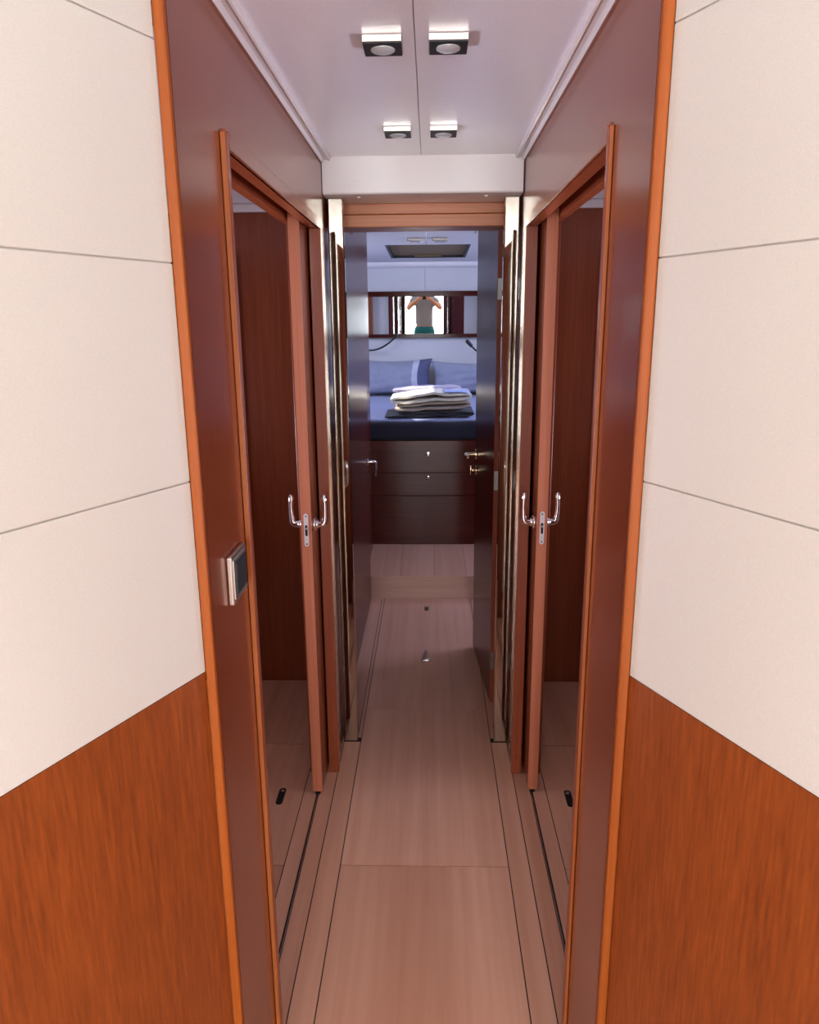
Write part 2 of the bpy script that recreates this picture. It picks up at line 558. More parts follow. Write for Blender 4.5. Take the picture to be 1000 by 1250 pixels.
# ================================================================= HEADER and steel posts
HL, HR = -.3255, .2785
bm = bmesh.new()
prism(bm, [(2.425, 1.884), (2.428, 1.880), (2.434, 1.8785), (2.62, 1.880), (2.75, 1.880), (2.75, CZ+.01), (2.425, CZ+.0)], 'x', HL, HR)
hd = obj('trim_5', bm, 'header', label='white lacquered header box across the corridor above the steel posts', smooth=30, **ST)
for x, z in ((-.222, 1.925), (.182, 1.925)):
    bm = bmesh.new()
    cyl(bm, (x, 2.4235, z), (x, 2.4258, z), .008, 20)
    obj('screw_cap', bm, 'header', hd, smooth=True)
for x, lab in ((-.221, 'left'), (.171, 'right')):
    bm = bmesh.new()
    cyl(bm, (x, 2.470, 1.8745), (x, 2.470, 1.884), .0058, 16)
    obj('courtesy_light', bm, 'white_plastic', None, smooth=True, label='tiny white stud light under the %s end of the header' % lab, cat='small light', group='stud lights under the header')
for s, x0, x1, lab in ((-1, -.320, -.271, 'left'), (1, .229, .277, 'right')):
    root = empty('trim_6' if s < 0 else 'trim_7', ((x0+x1)/2, 2.5, 0), label='polished steel post on the %s side of the cabin entrance' % lab, **ST)
    bx('steel_face', (x0, x1, 2.482, 2.512, 0, 1.8785), 'steel', root, .004)
    xi = x1 if s < 0 else x0
    # slim side profile behind the post
    bx('side_profile', (x0+.004, x1-.004, 2.512, 2.56, 0, 1.8785), 'dark', root, .001)
# lintel of the cabin entrance
ln = empty('trim_8', (-.02, 2.66, 1.8), label='orange cherry lintel of two boards above the cabin entrance', **ST)
bx('lintel_board', (-.345, .30, 2.62, 2.75, 1.848, 1.880), 'lintel', ln, .002)
bx('lintel_board', (-.345, .30, 2.614, 2.75, 1.807, 1.846), 'lintel', ln, .003)
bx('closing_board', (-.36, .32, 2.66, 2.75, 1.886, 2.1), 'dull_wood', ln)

# ================================================================= MAIN CABIN SHELL
bx('wall_cabin_entry_left', (-.362, -.334, 2.56, 3.02, 0, 2.0), 'dark', label='dark glossy wood partition left of the cabin entrance', **ST)
bx('wall_cabin_entry_right', (.292, .315, 2.56, 3.0, 0, 2.0), 'dark', **ST)
bx('wall_cabin_bulkhead_left', (-1.25, -.362, 2.99, 3.02, 0, 2.1), 'dark', **ST)
bx('wall_cabin_bulkhead_right', (.315, 1.25, 2.99, 3.02, 0, 2.1), 'dark', **ST)
# wardrobe with flush door and pull
wd = empty('wardrobe', (-.6, 3.48, 0), 'dark glossy wardrobe with a chrome lever, on the left past the cabin entrance', 'wardrobe')
bx('carcass', (-.9, -.338, 3.022, 3.935, 0, 2.02), 'dark', wd, .001)
wdoor = bx('door', (-.338, -.332, 3.03, 3.93, .012, 2.0), 'dark', wd, .001)
bm = bmesh.new()
cyl(bm, (-.332, 3.86, .80), (-.326, 3.86, .80), .018)
tube(bm, [(-.328, 3.86, .80), (-.296, 3.86, .802), (-.289, 3.862, .796), (-.289, 3.872, .75), (-.292, 3.878, .722)], [.0075, .0075, .008, .0075, .006], 12)
obj('handle', bm, 'chrome', wdoor, smooth=True)
bx('wall_cabin_left', (-.40, -.365, 3.97, 4.54, .0, 2.02), 'dark', label='dark wood panel beside the step left of the bed', **ST)
# right hinged door, swung inwards
A = Vector((.236, 2.765, 0))
Bp = Vector((.199, 3.325, 0))
dv = (Bp-A).normalized()
nv = Vector((dv.y, -dv.x, 0))     # towards +x
mat = Matrix(((dv.x, nv.x, 0, A.x), (dv.y, nv.y, 0, A.y), (0, 0, 1, 0), (0, 0, 0, 1)))
LD = (Bp-A).length
bm = bmesh.new()
box(bm, .003, LD, 0, .034, .012, 1.95, .001, mat=mat)
rd = obj('door_3', bm, 'dark', label='dark glossy hinged cabin door swung inwards on the right of the entrance', **ST)
bm = bmesh.new()
box(bm, 0, .003, 0, .034, .012, 1.95, mat=mat)
obj('edge_strip', bm, 'cherry_frame', rd, label='reddish brown hinge edge')
for z in (1.615, .925, .19):
    bm = bmesh.new()
    box(bm, -.002, .001, .001, .030, z-.036, z+.036, .0006, mat=mat)
    h = obj('hinge', bm, 'alu', rd)
    bm = bmesh.new()
    a, b = mat @ Vector((-.004, .036, z-.012)), mat @ Vector((-.004, .036, z+.012))
    cyl(bm, a, b, .007, 12)
    obj('knuckle', bm, 'black', h, smooth=True)
def onm(u, n, z):
    return mat @ Vector((u, n, z))
bm = bmesh.new()
u = LD-.055
cyl(bm, onm(u, 0, .94), onm(u, -.008, .94), .023, 24)
hh = obj('handle', bm, 'brass', rd, smooth=True)
bm = bmesh.new()
tube(bm, [onm(u, -.006, .94), onm(u, -.04, .94), onm(u-.004, -.048, .94), onm(u-.02, -.05, .941), onm(u-.09, -.05, .943), onm(u-.10, -.05, .943)], [.008, .008, .0085, .0085, .0075, .004], 12)
obj('lever', bm, 'brass', hh, smooth=True)
bm = bmesh.new()
cyl(bm, onm(u, 0, .868), onm(u, -.007, .868), .020, 24)
tt = obj('thumb_turn', bm, 'brass', rd, smooth=True)
bm = bmesh.new()
cyl(bm, onm(u, -.006, .868), onm(u, -.022, .868), .006, 12)
q = [onm(u-.003, -.030, .852), onm(u+.003, -.030, .852)]
cyl(bm, onm(u, -.026, .848), onm(u, -.026, .888), .006, 12)
obj('turn_knob', bm, 'brass', tt, smooth=True)
# cabin floor step
st = bx('trim_9', (-1.22, 1.22, 3.970, 3.99, -.0025, .1318), 'floor_x', None, 0, label='pale oak riser of the step in front of the bed', **ST)
tp = bx('floor_step', (-1.22, 1.22, 3.992, 4.59, .09, .1318), 'gap', label='pale oak tread of the step in front of the bed', **ST)
for x0, x1 in ((-.39, -.27), (-.27, -.17), (-.17, .02), (.02, .2), (.2, .4), (.4, .9)):
    bx('tread_board', (x0+.0006, x1-.0006, 3.966, 4.59, .132, .134), 'floor', tp)
bx('wall_hull_right', (1.22, 1.25, 3.0, 6.6, 0, 2.15), 'cabin_white', label='white hull side of the cabin', **ST)
wl = bx('wall_hull_left', (-1.25, -1.22, 3.0, 4.47, 0, 2.15), 'cabin_white', label='white hull side with a portlight', **ST)
bx('hull_panel', (-1.25, -1.22, 4.96, 6.6, 0, 2.15), 'cabin_white', wl)
bx('hull_panel', (-1.25, -1.22, 4.47, 4.96, 0, 1.60), 'cabin_white', wl)
bx('hull_panel', (-1.25, -1.22, 4.47, 4.96, 1.86, 2.15), 'cabin_white', wl)
# end wall
ew = bx('wall_back', (-1.25, 1.25, 6.45, 6.6, 0, 2.15), 'cabin_white', label='pale end wall above the mirror shelf', **ST)
bx('wall_panel', (-1.22, -.046, 6.40, 6.45, 1.74, 1.96), 'cabin_white', ew, .002)
bx('wall_panel', (-.044, 1.22, 6.40, 6.45, 1.74, 1.96), 'cabin_white', ew, .002)
# ceiling of the cabin
def zc(y):
    return 2.005 - (y-4.38)*.018
cc = empty('ceiling_cabin', (0, 5.3, 2.0), label='pale cabin ceiling with a blind-covered hatch', **ST)
hx0, hx1, hy0, hy1 = -.297, .262, 5.12, 5.96
for x0, x1, y0, y1 in ((-1.25, -.026, 4.40, hy0), (-.024, 1.25, 4.40, hy0), (-1.25, hx0, hy0, hy1), (hx1, 1.25, hy0, hy1), (-1.25, -.026, hy1, 6.30), (-.024, 1.25, hy1, 6.30)):
    bm = bmesh.new()
    prism(bm, [(y0, zc(y0)), (y1, zc(y1)), (y1, zc(y1)+.03), (y0, zc(y0)+.03)], 'x', x0, x1)
    obj('ceiling_panel', bm, 'cabin_white', cc)
bm = bmesh.new()
N = 24
A_, B_ = [], []
for i in range(N+1):                    # arched front frame of the cabin headliner
    x = -.8+1.6*i/N
    z = 2.012 - .05*(x/.8)**2
    A_.append((x, z))
prism(bm, A_ + [(x, 2.06) for x, _ in A_[::-1]], 'y', 4.34, 4.40)
obj('front_frame', bm, 'mould', cc)
bx('closing_panel', (-1.25, 1.25, 2.75, 4.34, 2.06, 2.10), 'cabin_white', cc)
# cove lip
bm = bmesh.new()
prof = [(6.25, zc(6.3)), (6.253, zc(6.3)-.012), (6.262, zc(6.3)-.026), (6.276, zc(6.3)-.036), (6.30, zc(6.3)-.040), (6.40, zc(6.3)-.034), (6.40, zc(6.3)+.03), (6.25, zc(6.3)+.03)]
prism(bm, prof, 'x', -1.22, 1.22)
obj('cove', bm, 'header', cc, smooth=50)
# hatch
ht = empty('roof_hatch', (-.02, 5.54, 1.98), 'rectangular roof hatch with its brown roller blind drawn shut', 'hatch')
bm = bmesh.new()
prism(bm, [(hy0+.004, zc(hy0)+.018), (hy1-.004, zc(hy1)+.018), (hy1-.004, zc(hy1)+.03), (hy0+.004, zc(hy0)+.03)], 'x', hx0+.004, hx1-.004)
obj('blind', bm, 'shade', ht)
bm = bmesh.new()
for x0, x1, y0, y1 in ((hx0, hx1, hy0, hy0+.018), (hx0, hx1, hy1-.018, hy1), (hx0, hx0+.018, hy0, hy1), (hx1-.018, hx1, hy0, hy1)):
    prism(bm, [(y0, zc(y0)+.001), (y1, zc(y1)+.001), (y1, zc(y1)+.02), (y0, zc(y0)+.02)], 'x', x0, x1)
obj('hatch_frame', bm, 'dark_metal', ht)
bx('blind_handle', (-.12, .08, hy1-.06, hy1-.04, zc(hy1)+.006, zc(hy1)+.018), 'shade', ht, .002)
for x, lab in ((-.092, 'left'), (.058, 'right')):
    root = empty('cabin_light', (x, 4.80, zc(4.8)), 'small silver ceiling light in front of the hatch, %s of the joint' % lab, 'ceiling light', 'silver lights on the cabin ceiling')
    bx('housing', (x-.048, x+.048, 4.76, 4.84, zc(4.8)-.020, zc(4.8)), 'alu', root, .003)
    bx('lens', (x-.032, x+.032, 4.772, 4.828, zc(4.8)-.0235, zc(4.8)-.019), 'lens', root, .002)
for x, s, lab in ((-.318, 1, 'left'), (.195, -1, 'right')):
    bm = bmesh.new()
    tube(bm, [(x, 2.756, 1.84), (x+s*.012, 2.80, 1.825), (x+s*.03, 2.84, 1.822), (x+s*.034, 2.85, 1.812)], .004, 8)
    obj('door_stay', bm, 'white_plastic', None, smooth=True, label='small white hook under the %s end of the entrance lintel' % lab, cat='hook', group='white hooks behind the lintel')

# ================================================================= BED
YB = 4.594
bed = empty('bed', (-.03, 5.5, .134), 'double bed on a dark wood base with two drawers and navy bedding', 'bed')
bx('base', (-.95, .95, YB+.018, 6.34, .134, .797), 'dark', bed)
bx('kick_panel', (-.95, .95, YB, YB+.018, .134, .449), 'cherry_across', bed, .0015)
for z0, z1, zl in ((.452, .5955, .571), (.5985, .797, .716)):
    d = bx('drawer', (-.95, .95, YB, YB+.018, z0, z1), 'cherry_across', bed, .0015)
    bm = bmesh.new()
    big = z0 > .5
    r = .014 if big else .009
    cx_ = -.015
    box(bm, cx_-r, cx_+r, YB-.010, YB+.001, zl-r, zl+r, .003)
    k = obj('latch', bm, 'chrome', d, smooth=True)
# mattress with soft wavy edges
def cushion(bm, x0, x1, y0, y1, z0, z1, nx, ny, nz, amp, r, seed):
    g = bmesh.ops.create_cube(bm, size=1)
    for v in g['verts']:
        v.co = Vector((x0+(v.co.x+.5)*(x1-x0), y0+(v.co.y+.5)*(y1-y0), z0+(v.co.z+.5)*(z1-z0)))
    bmesh.ops.bevel(bm, geom=list(bm.edges), offset=r, segments=4, affect='EDGES', profile=.5)
    for ax, nn, lo, hi in ((0, nx, x0, x1), (1, ny, y0, y1), (2, nz, z0, z1)):
        for i in range(1, nn):
            t = lo+(hi-lo)*i/nn
            if lo+r*1.01 < t < hi-r*1.01:
                no = Vector((0, 0, 0)); no[ax] = 1
                co = Vector((0, 0, 0)); co[ax] = t
                bmesh.ops.bisect_plane(bm, geom=list(bm.verts)+list(bm.edges)+list(bm.faces), plane_co=co, plane_no=no)
    rnd = random.Random(seed)
    ph = [rnd.uniform(0, 6) for _ in range(8)]
    for v in bm.verts:
        x, y, z = v.co
        k = min(1, max(0, (z-z0)/(z1-z0)))
        v.co.z += amp*k*(math.sin(9*x+ph[0])*math.sin(7*y+ph[1])+.5*math.sin(23*x+ph[2]+4*y))
        v.co.y += amp*.8*math.sin(17*x+ph[3])*math.sin(12*z+ph[4])
bm = bmesh.new()
cushion(bm, -.93, .93, YB+.012, 6.335, .798, .912, 40, 30, 3, .003, .028, 3)
mt = obj('mattress', bm, 'navy', bed, smooth=60, label='navy fitted cover')
bm = bmesh.new()
cushion(bm, -.92, .92, YB+.05, 6.33, .906, .924, 40, 30, 1, .003, .008, 5)
obj('top_sheet', bm, 'sheet', bed, smooth=60, label='light blue sheet')

# pillows
def pillow(x0, x1, yb, z0, h, th, label, bands, lean=.10, seed=0):
    """a plump pillow leaning on the headboard; bands = [(u0,u1,name,material)]"""
    nu, nv = 40, 22
    rnd = random.Random(seed)
    ph = [rnd.uniform(0, 6) for _ in range(6)]
    def P(u, v, side):
        e = (max(0, 1-abs(2*u-1)**2.6)*max(0, 1-abs(2*v-1)**2.6))**.42
        sx = 1-.05*(1-abs(2*v-1)**2)*0
        pin = .035*math.sin(math.pi*v)
        x = x0+(x1-x0)*(u*(1-2*pin/(x1-x0))+pin/(x1-x0))
        pz = .022*math.sin(math.pi*u)
        z = z0+pz+(h-2*pz)*v
        wr = .006*math.sin(14*u+ph[0]+5*v)*e+.004*math.sin(25*v+ph[1]-9*u)*e
        y = yb+lean*v+side*(th*.5*e+wr)
        return (x, y, z)
    root = None
    for u0, u1, name, mt_ in bands:
        bm = bmesh.new()
        i0, i1 = round(u0*nu), round(u1*nu)
        g = {}
        for side in (-1, 1):
            for i in range(i0, i1+1):
                for j in range(nv+1):
                    edge = i in (0, nu) or j in (0, nv)
                    key = (i, j, 0 if edge else side)
                    if key not in g:
                        g[key] = bm.verts.new(P(i/nu, j/nv, 0 if edge else side))
            for i in range(i0, i1):
                for j in range(nv):
                    ks = []
                    for a, b in ((i, j), (i+1, j), (i+1, j+1), (i, j+1)):
                        ks.append(g[(a, b, 0 if (a in (0, nu) or b in (0, nv)) else side)])
                    bm.faces.new(ks)
        o = obj(name, bm, mt_, root, smooth=70)
        if root is None:
            root = o
            tag(o, label, 'pillow', 'pillows against the headboard')
    return root
pillow(-.66, .015, 6.17, .930, .290, .17, 'grey blue pillow with a pale stripe and slate end, left against the headboard',
       [(0, .775, 'pillow', 'pillow'), (.775, .85, 'stripe', 'pillow_stripe'), (.85, 1, 'border', 'pillow_dark')], seed=2)
pillow(.002, .68, 6.205, .930, .270, .16, 'plain grey blue pillow, right against the headboard', [(0, 1, 'pillow', 'pillow')], lean=.05, seed=5)

# headboard: softly padded
bm = bmesh.new()
nx, nz = 40, 12
G = [[bm.verts.new((-1.2+2.4*i/nx, 6.385-.022*math.sin(math.pi*min(1, j/nz))**.6-.008*math.cos((i/nx-.5)*5)*math.sin(math.pi*j/nz), .80+.585*j/nz)) for j in range(nz+1)] for i in range(nx+1)]
K = [[bm.verts.new((-1.2+2.4*i/nx, 6.44, .80+.585*j/nz)) for j in range(nz+1)] for i in range(nx+1)]
for i in range(nx):
    for j in range(nz):
        bm.faces.new((G[i][j], G[i+1][j], G[i+1][j+1], G[i][j+1]))
        bm.faces.new((K[i][j], K[i][j+1], K[i+1][j+1], K[i+1][j]))
for i in range(nx):
    bm.faces.new((G[i][0], K[i][0], K[i+1][0], G[i+1][0]))
    bm.faces.new((G[i][nz], G[i+1][nz], K[i+1][nz], K[i][nz]))
for j in range(nz):
    bm.faces.new((G[0][j], G[0][j+1], K[0][j+1], K[0][j]))
    bm.faces.new((G[nx][j], K[nx][j], K[nx][j+1], G[nx][j+1]))
obj('headboard', bm, 'cabin_white', None, smooth=True, label='pale grey padded headboard behind the pillows', cat='headboard')

# mirror shelf
ms = empty('mirror_shelf', (-.04, 6.36, 1.385), 'cherry framed wall niche with a mirror between two open cubbies above the headboard', 'shelf')
YM = 6.34
bx('top_rail', (-1.2, 1.2, YM-.01, 6.45, 1.712, 1.752), 'cherry_across', ms, .002)
bx('bottom_rail', (-1.2, 1.2, YM-.01, 6.45, 1.385, 1.414), 'cherry_across', ms, .002)
for x0, x1 in ((-.53, -.475), (.40, .455)):
    bx('stile', (x0, x1, YM, 6.45, 1.414, 1.712), 'cherry', ms, .001)
for x0, x1 in ((-.475, -.347), (.277, .40)):
    bx('niche_back', (x0, x1, 6.42, 6.448, 1.414, 1.712), 'cabin_white', ms)
bx('mirror_backing', (-.345, .275, 6.375, 6.445, 1.414, 1.712), 'dark', ms)
bm = bmesh.new()
mm_ = Matrix.Translation((0, YM+.016, 1.563)) @ Matrix.Rotation(math.radians(.45), 4, 'Z') @ Matrix.Rotation(math.radians(2.0), 4, 'X')
box(bm, -.343, .273, -.002, .002, -.147, .147, mat=mm_)
obj('mirror', bm, 'mirror', ms, label='mirror tilted slightly downwards')

# reading lamps
rl = empty('reading_lamp', (-.27, 6.33, 1.385), 'black gooseneck reading lamp bending left under the mirror shelf', 'lamp', 'black reading lamps over the bed')
bm = bmesh.new()
pts = []
for k in range(13):
    t = k/12
    x = -.285-.26*t
    z = 1.395-.115*math.sin(t*math.pi*.62)**.9+.01*t
    pts.append((x, 6.32-.05*math.sin(t*3), z))
tube(bm, pts, .0075, 10)
obj('gooseneck', bm, 'black', rl, smooth=True)
bm = bmesh.new()
cyl(bm, (-.283, 6.335, 1.398), (-.283, 6.318, 1.398), .018, 16)
obj('mount', bm, 'black', rl, smooth=True)
bm = bmesh.new()
tube(bm, [pts[-1], (pts[-1][0]-.02, pts[-1][1]-.01, pts[-1][2]-.004), (pts[-1][0]-.08, pts[-1][1]-.03, pts[-1][2]-.03)], [.009, .017, .02], 12)
obj('lamp_head', bm, 'black', rl, smooth=True)
rl = empty('reading_lamp', (.40, 6.33, 1.385), 'black reading lamp head pointing up left, over the right pillow', 'lamp', 'black reading lamps over the bed')
bm = bmesh.new()
tube(bm, [(.29, 6.26, 1.362), (.30, 6.262, 1.352), (.335, 6.27, 1.315)], [.013, .016, .014], 12)
obj('lamp_head', bm, 'black', rl, smooth=True)
bm = bmesh.new()
tube(bm, [(.333, 6.27, 1.317), (.37, 6.28, 1.28), (.42, 6.30, 1.27), (.46, 6.32, 1.31), (.47, 6.325, 1.39)], .0075, 10)
obj('gooseneck', bm, 'black', rl, smooth=True)

# ================================================================= FOLDED LINEN on the bed: thick ribbons folded in x-z and run back in y
def spline(pts, n):
    out = []
    P = [Vector((p[0], p[1], 0)) for p in pts]
    for i in range(len(P)-1):
        p0, p1, p2, p3 = P[max(i-1, 0)], P[i], P[i+1], P[min(i+2, len(P)-1)]
        for k in range(n):
            t = k/n
            out.append(.5*((2*p1)+(-p0+p2)*t+(2*p0-5*p1+4*p2-p3)*t*t+(-p0+3*p1-3*p2+p3)*t**3))
    out.append(P[-1])
    return out
def ribbon(name, pts, th, y0, y1, mat, label=None, parent=None, seed=1, cat=None, group=None, slope=0):
    path = spline(pts, 8)
    rnd = random.Random(seed)
    ph = [rnd.uniform(0, 6) for _ in range(6)]
    ny = 14
    bm = bmesh.new()
    rows = []
    n = len(path)
    for j in range(ny+1):
        v = j/ny
        y = y0+(y1-y0)*v
        edge = min(v, 1-v)*ny
        kk = 1 if edge >= 1 else .55
        up, dn = [], []
        for i, p in enumerate(path):
            t = (path[min(i+1, n-1)]-path[max(i-1, 0)]).normalized()
            nn = Vector((-t.y, t.x, 0))
            w_ = .0022*math.sin(26*p.x+ph[0]+9*v)+.0016*math.sin(51*p.x+ph[1]-14*v)
            yy = y+.006*math.sin(9*p.x+ph[2])+.004*math.sin(31*p.x+ph[3])
            z = p.y+w_+slope*v
            h = th/2*kk
            if i in (0, n-1):
                h *= .5
            up.append(bm.verts.new((p.x+nn.x*h, yy, z+nn.y*h)))
            dn.append(bm.verts.new((p.x-nn.x*h, yy, z-nn.y*h)))
        rows.append(up+dn[::-1])
    m_ = len(rows[0])
    for a, b in zip(rows, rows[1:]):
        for i in range(m_):
            bm.faces.new((a[i], a[(i+1) % m_], b[(i+1) % m_], b[i]))
    for r in (rows[0][::-1], rows[-1]):
        for i in range(n-1):
            bm.faces.new((r[i], r[i+1], r[m_-2-i], r[m_-1-i]))
    return obj(name, bm, mat, parent, smooth=60, label=label, cat=cat, group=group)
G_ = 'folded linen stacked on the bed'
ribbon('folded_blanket', [(-.285, .940), (-.15, .938), (.05, .943), (.22, .941), (.265, .953), (.22, .964), (.05, .959), (-.2, .956)], .014, 4.66, 5.01, 'navy',
       'dark navy folded blanket at the bottom of the linen stack', seed=2, cat='blanket', group=G_)
ribbon('folded_towel', [(-.225, .983), (-.1, .981), (.06, .990), (.19, .997), (.240, 1.012), (.2, 1.026), (.05, 1.021), (-.08, 1.010), (-.21, 1.004)], .019, 4.645, 5.005, 'beige_cloth',
       'beige folded towel in the middle of the linen stack', seed=3, cat='towel', group=G_)
tw = ribbon('folded_towel', [(-.238, 1.026), (-.16, 1.026), (-.05, 1.036), (.06, 1.044), (.17, 1.045), (.238, 1.056), (.225, 1.074), (.12, 1.074), (.02, 1.079), (-.10, 1.066), (-.2, 1.053), (-.246, 1.040)], .021, 4.63, 4.99, 'white_cloth',
       'sunlit cream towel folded on top of the linen stack', seed=4, cat='towel', group=G_)
ribbon('shaded_corner', [(.085, 1.091), (.15, 1.089), (.215, 1.087), (.250, 1.070)], .006, 4.632, 4.86, 'shaded_cloth', 'towel corner out of the sun, shaded blue', tw, seed=6)  # part of the towel the sun misses, its blue shade painted on
ribbon('folded_sheet', [(-.265, .940), (-.1, .946), (.05, .949), (.17, .949), (.21, .967), (.16, .985), (0, .978), (-.14, .975), (-.225, .985), (-.262, 1.01), (-.2, 1.030), (-.02, 1.035), (.15, 1.052), (.20, 1.068), (.13, 1.080), (-.1, 1.076), (-.255, 1.062)], .020, 5.04, 5.24, 'lilac_cloth',
       'lilac grey sheet folded at the back of the linen stack', seed=7, cat='sheet', group=G_)

# ================================================================= SMALL FITTINGS
sw = empty('light_switch', (WL, 1.178, 1.10), 'square silver light switch with dark rocker on the left corridor wall', 'light switch')
bx('plate', (WL, WL+.009, 1.132, 1.226, 1.058, 1.140), 'alu', sw, .0025)
bx('inner_frame', (WL+.008, WL+.0105, 1.140, 1.218, 1.066, 1.132), 'alu', sw, .001)
bx('rocker', (WL+.0095, WL+.0125, 1.150, 1.212, 1.072, 1.126), 'dark_metal', sw, .001)
def floor_latch(x, y, label, mat, long_):
    root = empty('floor_latch', (x, y, 0), label, 'latch', 'lifting latches in the floor')
    bm = bmesh.new()
    pw, L = .011, long_
    poly = [(x+pw*math.cos(a*math.pi/8), y+L/2+pw*math.sin(a*math.pi/8)) for a in range(9)] + [(x-pw*math.cos(a*math.pi/8), y-L/2-pw*math.sin(a*math.pi/8)) for a in range(9)]
    prism(bm, poly, 'z', 0, .002)
    obj('plate', bm, mat, root)
    bm = bmesh.new()
    cyl(bm, (x, y+L/2-.002, .001), (x, y+L/2-.002, .0035), .007, 16)
    obj('finger_ring', bm, 'alu', root, smooth=True)
    return root
def tlatch(x, y, label):
    root = empty('floor_latch', (x, y, 0), label, 'latch', 'lifting latches in the floor')
    bm = bmesh.new()
    tube(bm, [(x, y-.03, .006), (x, y+.05, .006), (x, y+.06, .005)], [.006, .006, .004], 10)
    obj('stem', bm, 'alu', root, smooth=True)
    bm = bmesh.new()
    tube(bm, [(x-.017, y-.045, .007), (x-.012, y-.048, .007), (x+.012, y-.048, .007), (x+.017, y-.045, .007)], [.006, .009, .009, .006], 12)
    obj('grip', bm, 'alu', root, smooth=True)
    return root
tlatch(-.024, 3.21, 'bright T shaped floor latch in the middle of the far floor panel')
floor_latch(-.023, 3.82, 'small dark floor latch with a bright finger ring just before the step', 'black', .045)
floor_latch(-.492, 2.145, 'slim dark floor latch inside the left side cabin', 'dark_metal', .065)
floor_latch(.447, 2.147, 'slim dark floor latch inside the right side cabin', 'dark_metal', .065)

# ================================================================= PERSON taking the picture (seen in the cabin mirror)
def skin(name, nodes, edges, mat, parent=None, sub=2, **k):
    """one continuous surface grown round a skeleton: nodes = {key: ((x,y,z), radius)}"""
    keys = list(nodes)
    me = bpy.data.meshes.new(name+'_rig')
    me.from_pydata([nodes[q][0] for q in keys], [(keys.index(a), keys.index(b)) for a, b in edges], [])
    o = bpy.data.objects.new(name+'_rig', me)
    COL.objects.link(o)
    o.modifiers.new('Skin', 'SKIN')
    for i, q in enumerate(keys):
        r = nodes[q][1]
        sv = me.skin_vertices[0].data[i]
        sv.radius = r if isinstance(r, tuple) else (r, r)
        sv.use_root = (i == 0)
    m_ = o.modifiers.new('Sub', 'SUBSURF')
    m_.levels = m_.render_levels = sub
    dg = bpy.context.evaluated_depsgraph_get()
    ev = o.evaluated_get(dg)
    bm = bmesh.new()
    bm.from_mesh(ev.to_mesh())
    ev.to_mesh_clear()
    bpy.data.objects.remove(o)
    return obj(name, bm, mat, parent, smooth=80, **k)

BY = -.30
nd = {'pelvis': ((0, BY, .96), (.125, .105)), 'waist': ((0, BY, 1.10), (.125, .095)), 'chest': ((0, BY, 1.30), (.14, .105)),
      'collar': ((0, BY, 1.42), (.10, .085)), 'neck': ((0, BY+.015, 1.50), .056), 'jaw': ((0, BY+.035, 1.575), (.062, .07)),
      'face': ((0, BY+.03, 1.645), (.074, .09)), 'crown': ((0, BY+.015, 1.715), (.058, .072))}
ed = [('pelvis', 'waist'), ('waist', 'chest'), ('chest', 'collar'), ('collar', 'neck'), ('neck', 'jaw'), ('jaw', 'face'), ('face', 'crown')]
for s, q in ((-1, 'l'), (1, 'r')):
    nd.update({q+'sh': ((s*.165, BY, 1.415), .062), q+'ua': ((s*.225, BY+.04, 1.345), .050), q+'el': ((s*.275, BY+.085, 1.275), .042),
               q+'fa': ((s*.20, BY+.15, 1.345), .037), q+'wr': ((s*.105, BY+.215, 1.425), .025), q+'pa': ((s*.075, BY+.245, 1.462), .030),
               q+'hp': ((s*.085, BY, .90), .092), q+'kn': ((s*.10, BY+.02, .50), .058), q+'ca': ((s*.105, BY-.01, .36), .054), q+'an': ((s*.11, BY-.02, .09), .036),
               q+'ft': ((s*.12, BY+.05, .04), .036), q+'to': ((s*.13, BY+.17, .030), .028)})
    ed += [('collar', q+'sh'), (q+'sh', q+'ua'), (q+'ua', q+'el'), (q+'el', q+'fa'), (q+'fa', q+'wr'), (q+'wr', q+'pa'),
           ('pelvis', q+'hp'), (q+'hp', q+'kn'), (q+'kn', q+'ca'), (q+'ca', q+'an'), (q+'an', q+'ft'), (q+'ft', q+'to')]
    for k in range(4):                      # four fingers curled round the back of the phone
        z = 1.49-.021*k
        L_ = (.92, 1, .95, .8)[k]
        a, b, c = q+'f%da' % k, q+'f%db' % k, q+'f%dc' % k
        nd[a] = ((s*.060, BY+.266, z+.004), .0095)
        nd[b] = ((s*(.055-.012*L_), BY+.287, z+.008), .0085)
        nd[c] = ((s*(.048-.026*L_), BY+.290, z+.010), .0072)
        ed += [(q+'pa', a), (a, b), (b, c)]
    nd[q+'t1'] = ((s*.068, BY+.250, 1.492), .011)
    nd[q+'t2'] = ((s*.046, BY+.254, 1.512), .0095)
    nd[q+'t3'] = ((s*.030, BY+.256, 1.516), .008)
    ed += [(q+'pa', q+'t1'), (q+'t1', q+'t2'), (q+'t2', q+'t3')]
pe = skin('person', nd, ed, 'skin', None, label='person in a grey t-shirt and teal shorts holding a phone up, reflected in the mirror', cat='person')
nd2 = {'a': ((0, BY, .90), (.165, .13)), 'b': ((0, BY, 1.10), (.158, .122)), 'c': ((0, BY, 1.30), (.168, .130)), 'd': ((0, BY, 1.425), (.11, .098)), 'e': ((0, BY+.008, 1.465), (.072, .075))}
ed2 = [('a', 'b'), ('b', 'c'), ('c', 'd'), ('d', 'e')]
nd3 = {'a': ((0, BY, 1.05), (.150, .118)), 'b': ((0, BY, .93), (.14, .12))}
ed3 = [('a', 'b')]
for s, q in ((-1, 'l'), (1, 'r')):
    nd2.update({q+'s': ((s*.168, BY, 1.412), .080), q+'u': ((s*.232, BY+.045, 1.335), .072)})
    ed2 += [('d', q+'s'), (q+'s', q+'u')]
    nd3.update({q+'h': ((s*.09, BY, .86), .112), q+'k': ((s*.10, BY+.01, .60), .098)})
    ed3 += [('b', q+'h'), (q+'h', q+'k')]
skin('t_shirt', nd2, ed2, 'grey_cloth', pe, label='grey t-shirt')
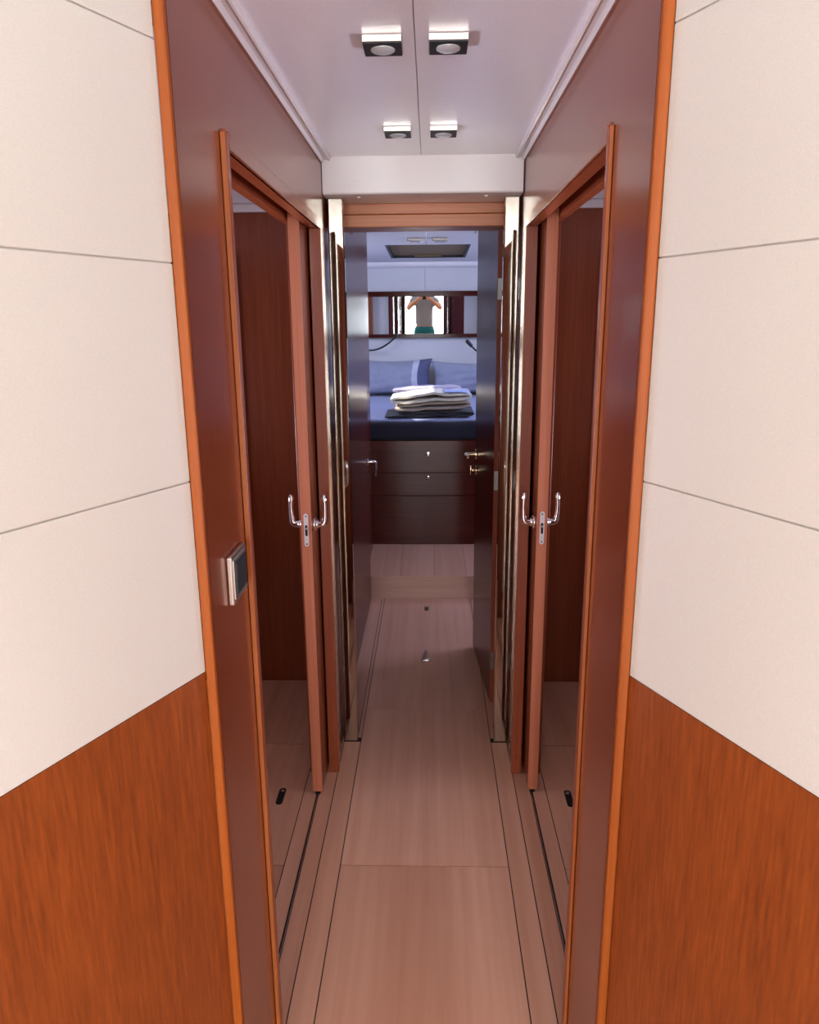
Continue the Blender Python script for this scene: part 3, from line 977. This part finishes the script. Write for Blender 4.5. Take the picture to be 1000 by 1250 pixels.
skin('shorts', nd3, ed3, 'teal_cloth', pe, label='teal shorts')
skin('hair', {'a': ((0, BY-.045, 1.62), (.07, .05)), 'b': ((0, BY-.03, 1.69), (.082, .075)), 'c': ((0, BY+.02, 1.735), (.068, .075)), 'd': ((0, BY+.065, 1.725), (.055, .035))},
     [('a', 'b'), ('b', 'c'), ('c', 'd')], 'hair', pe, label='short brown hair')
skin('nose', {'a': ((0, BY+.112, 1.665), .010), 'b': ((0, BY+.128, 1.635), .014), 'c': ((0, BY+.112, 1.622), .012)}, [('a', 'b'), ('b', 'c')], 'skin', pe)
skin('mouth', {'a': ((-.022, BY+.103, 1.592), .006), 'b': ((0, BY+.111, 1.592), .008), 'c': ((.022, BY+.103, 1.592), .006)}, [('a', 'b'), ('b', 'c')], 'pillow_dark' if False else 'cherry_frame', pe)
for s in (-1, 1):
    bm = bmesh.new()
    bmesh.ops.create_uvsphere(bm, u_segments=12, v_segments=8, radius=.012, matrix=Matrix.Translation((s*.03, BY+.102, 1.657)))
    obj('eye', bm, 'eye', pe, smooth=True)
    skin('ear', {'a': ((s*.080, BY+.02, 1.665), (.008, .018)), 'b': ((s*.086, BY+.015, 1.645), (.009, .017)), 'c': ((s*.080, BY+.022, 1.622), (.007, .011))}, [('a', 'b'), ('b', 'c')], 'skin', pe)
ph = bx('phone', (-.036, .036, -.026, -.018, 1.430, 1.574), 'black', None, .003, label='dark phone held up by the person in the mirror', cat='phone')
bm = bmesh.new()
for x, z in ((-.018, 1.556), (-.018, 1.534)):
    cyl(bm, (x, -.019, z), (x, -.0155, z), .008, 16)
obj('phone_camera', bm, 'dark_metal', ph, smooth=True)

# ================================================================= SALOON behind the viewer (seen in the mirror and the steel)
bx('ceiling_saloon', (-2.3, 2.3, -3.7, .9, 2.04, 2.07), 'ceil', **ST)
for s, side in ((-1, 'left'), (1, 'right')):
    x0, x1 = (s*2.3, s*2.22)
    a, b = min(x0, x1), max(x0, x1)
    bx('wall_saloon_'+side, (a, b, -3.7, -1.2, 0, 2.04), 'cream', **ST)
    c, d = sorted((s*1.30, s*2.3))
    bx('wall_saloon_return_'+side, (c, d, -1.24, -1.2, 0, 2.04), 'cherry', **ST)
    c, d = sorted((s*.95, s*2.3))
    bx('wall_saloon_aft_'+side, (c, d, -3.7, -3.62, 0, 2.04), 'cream', **ST)
bx('wall_saloon_aft_top', (-.95, .95, -3.7, -3.62, 1.98, 2.04), 'cream', **ST)
bx('cockpit_deck', (-3, 3, -9, -3.7, -.06, 0), 'deck', kind='structure')
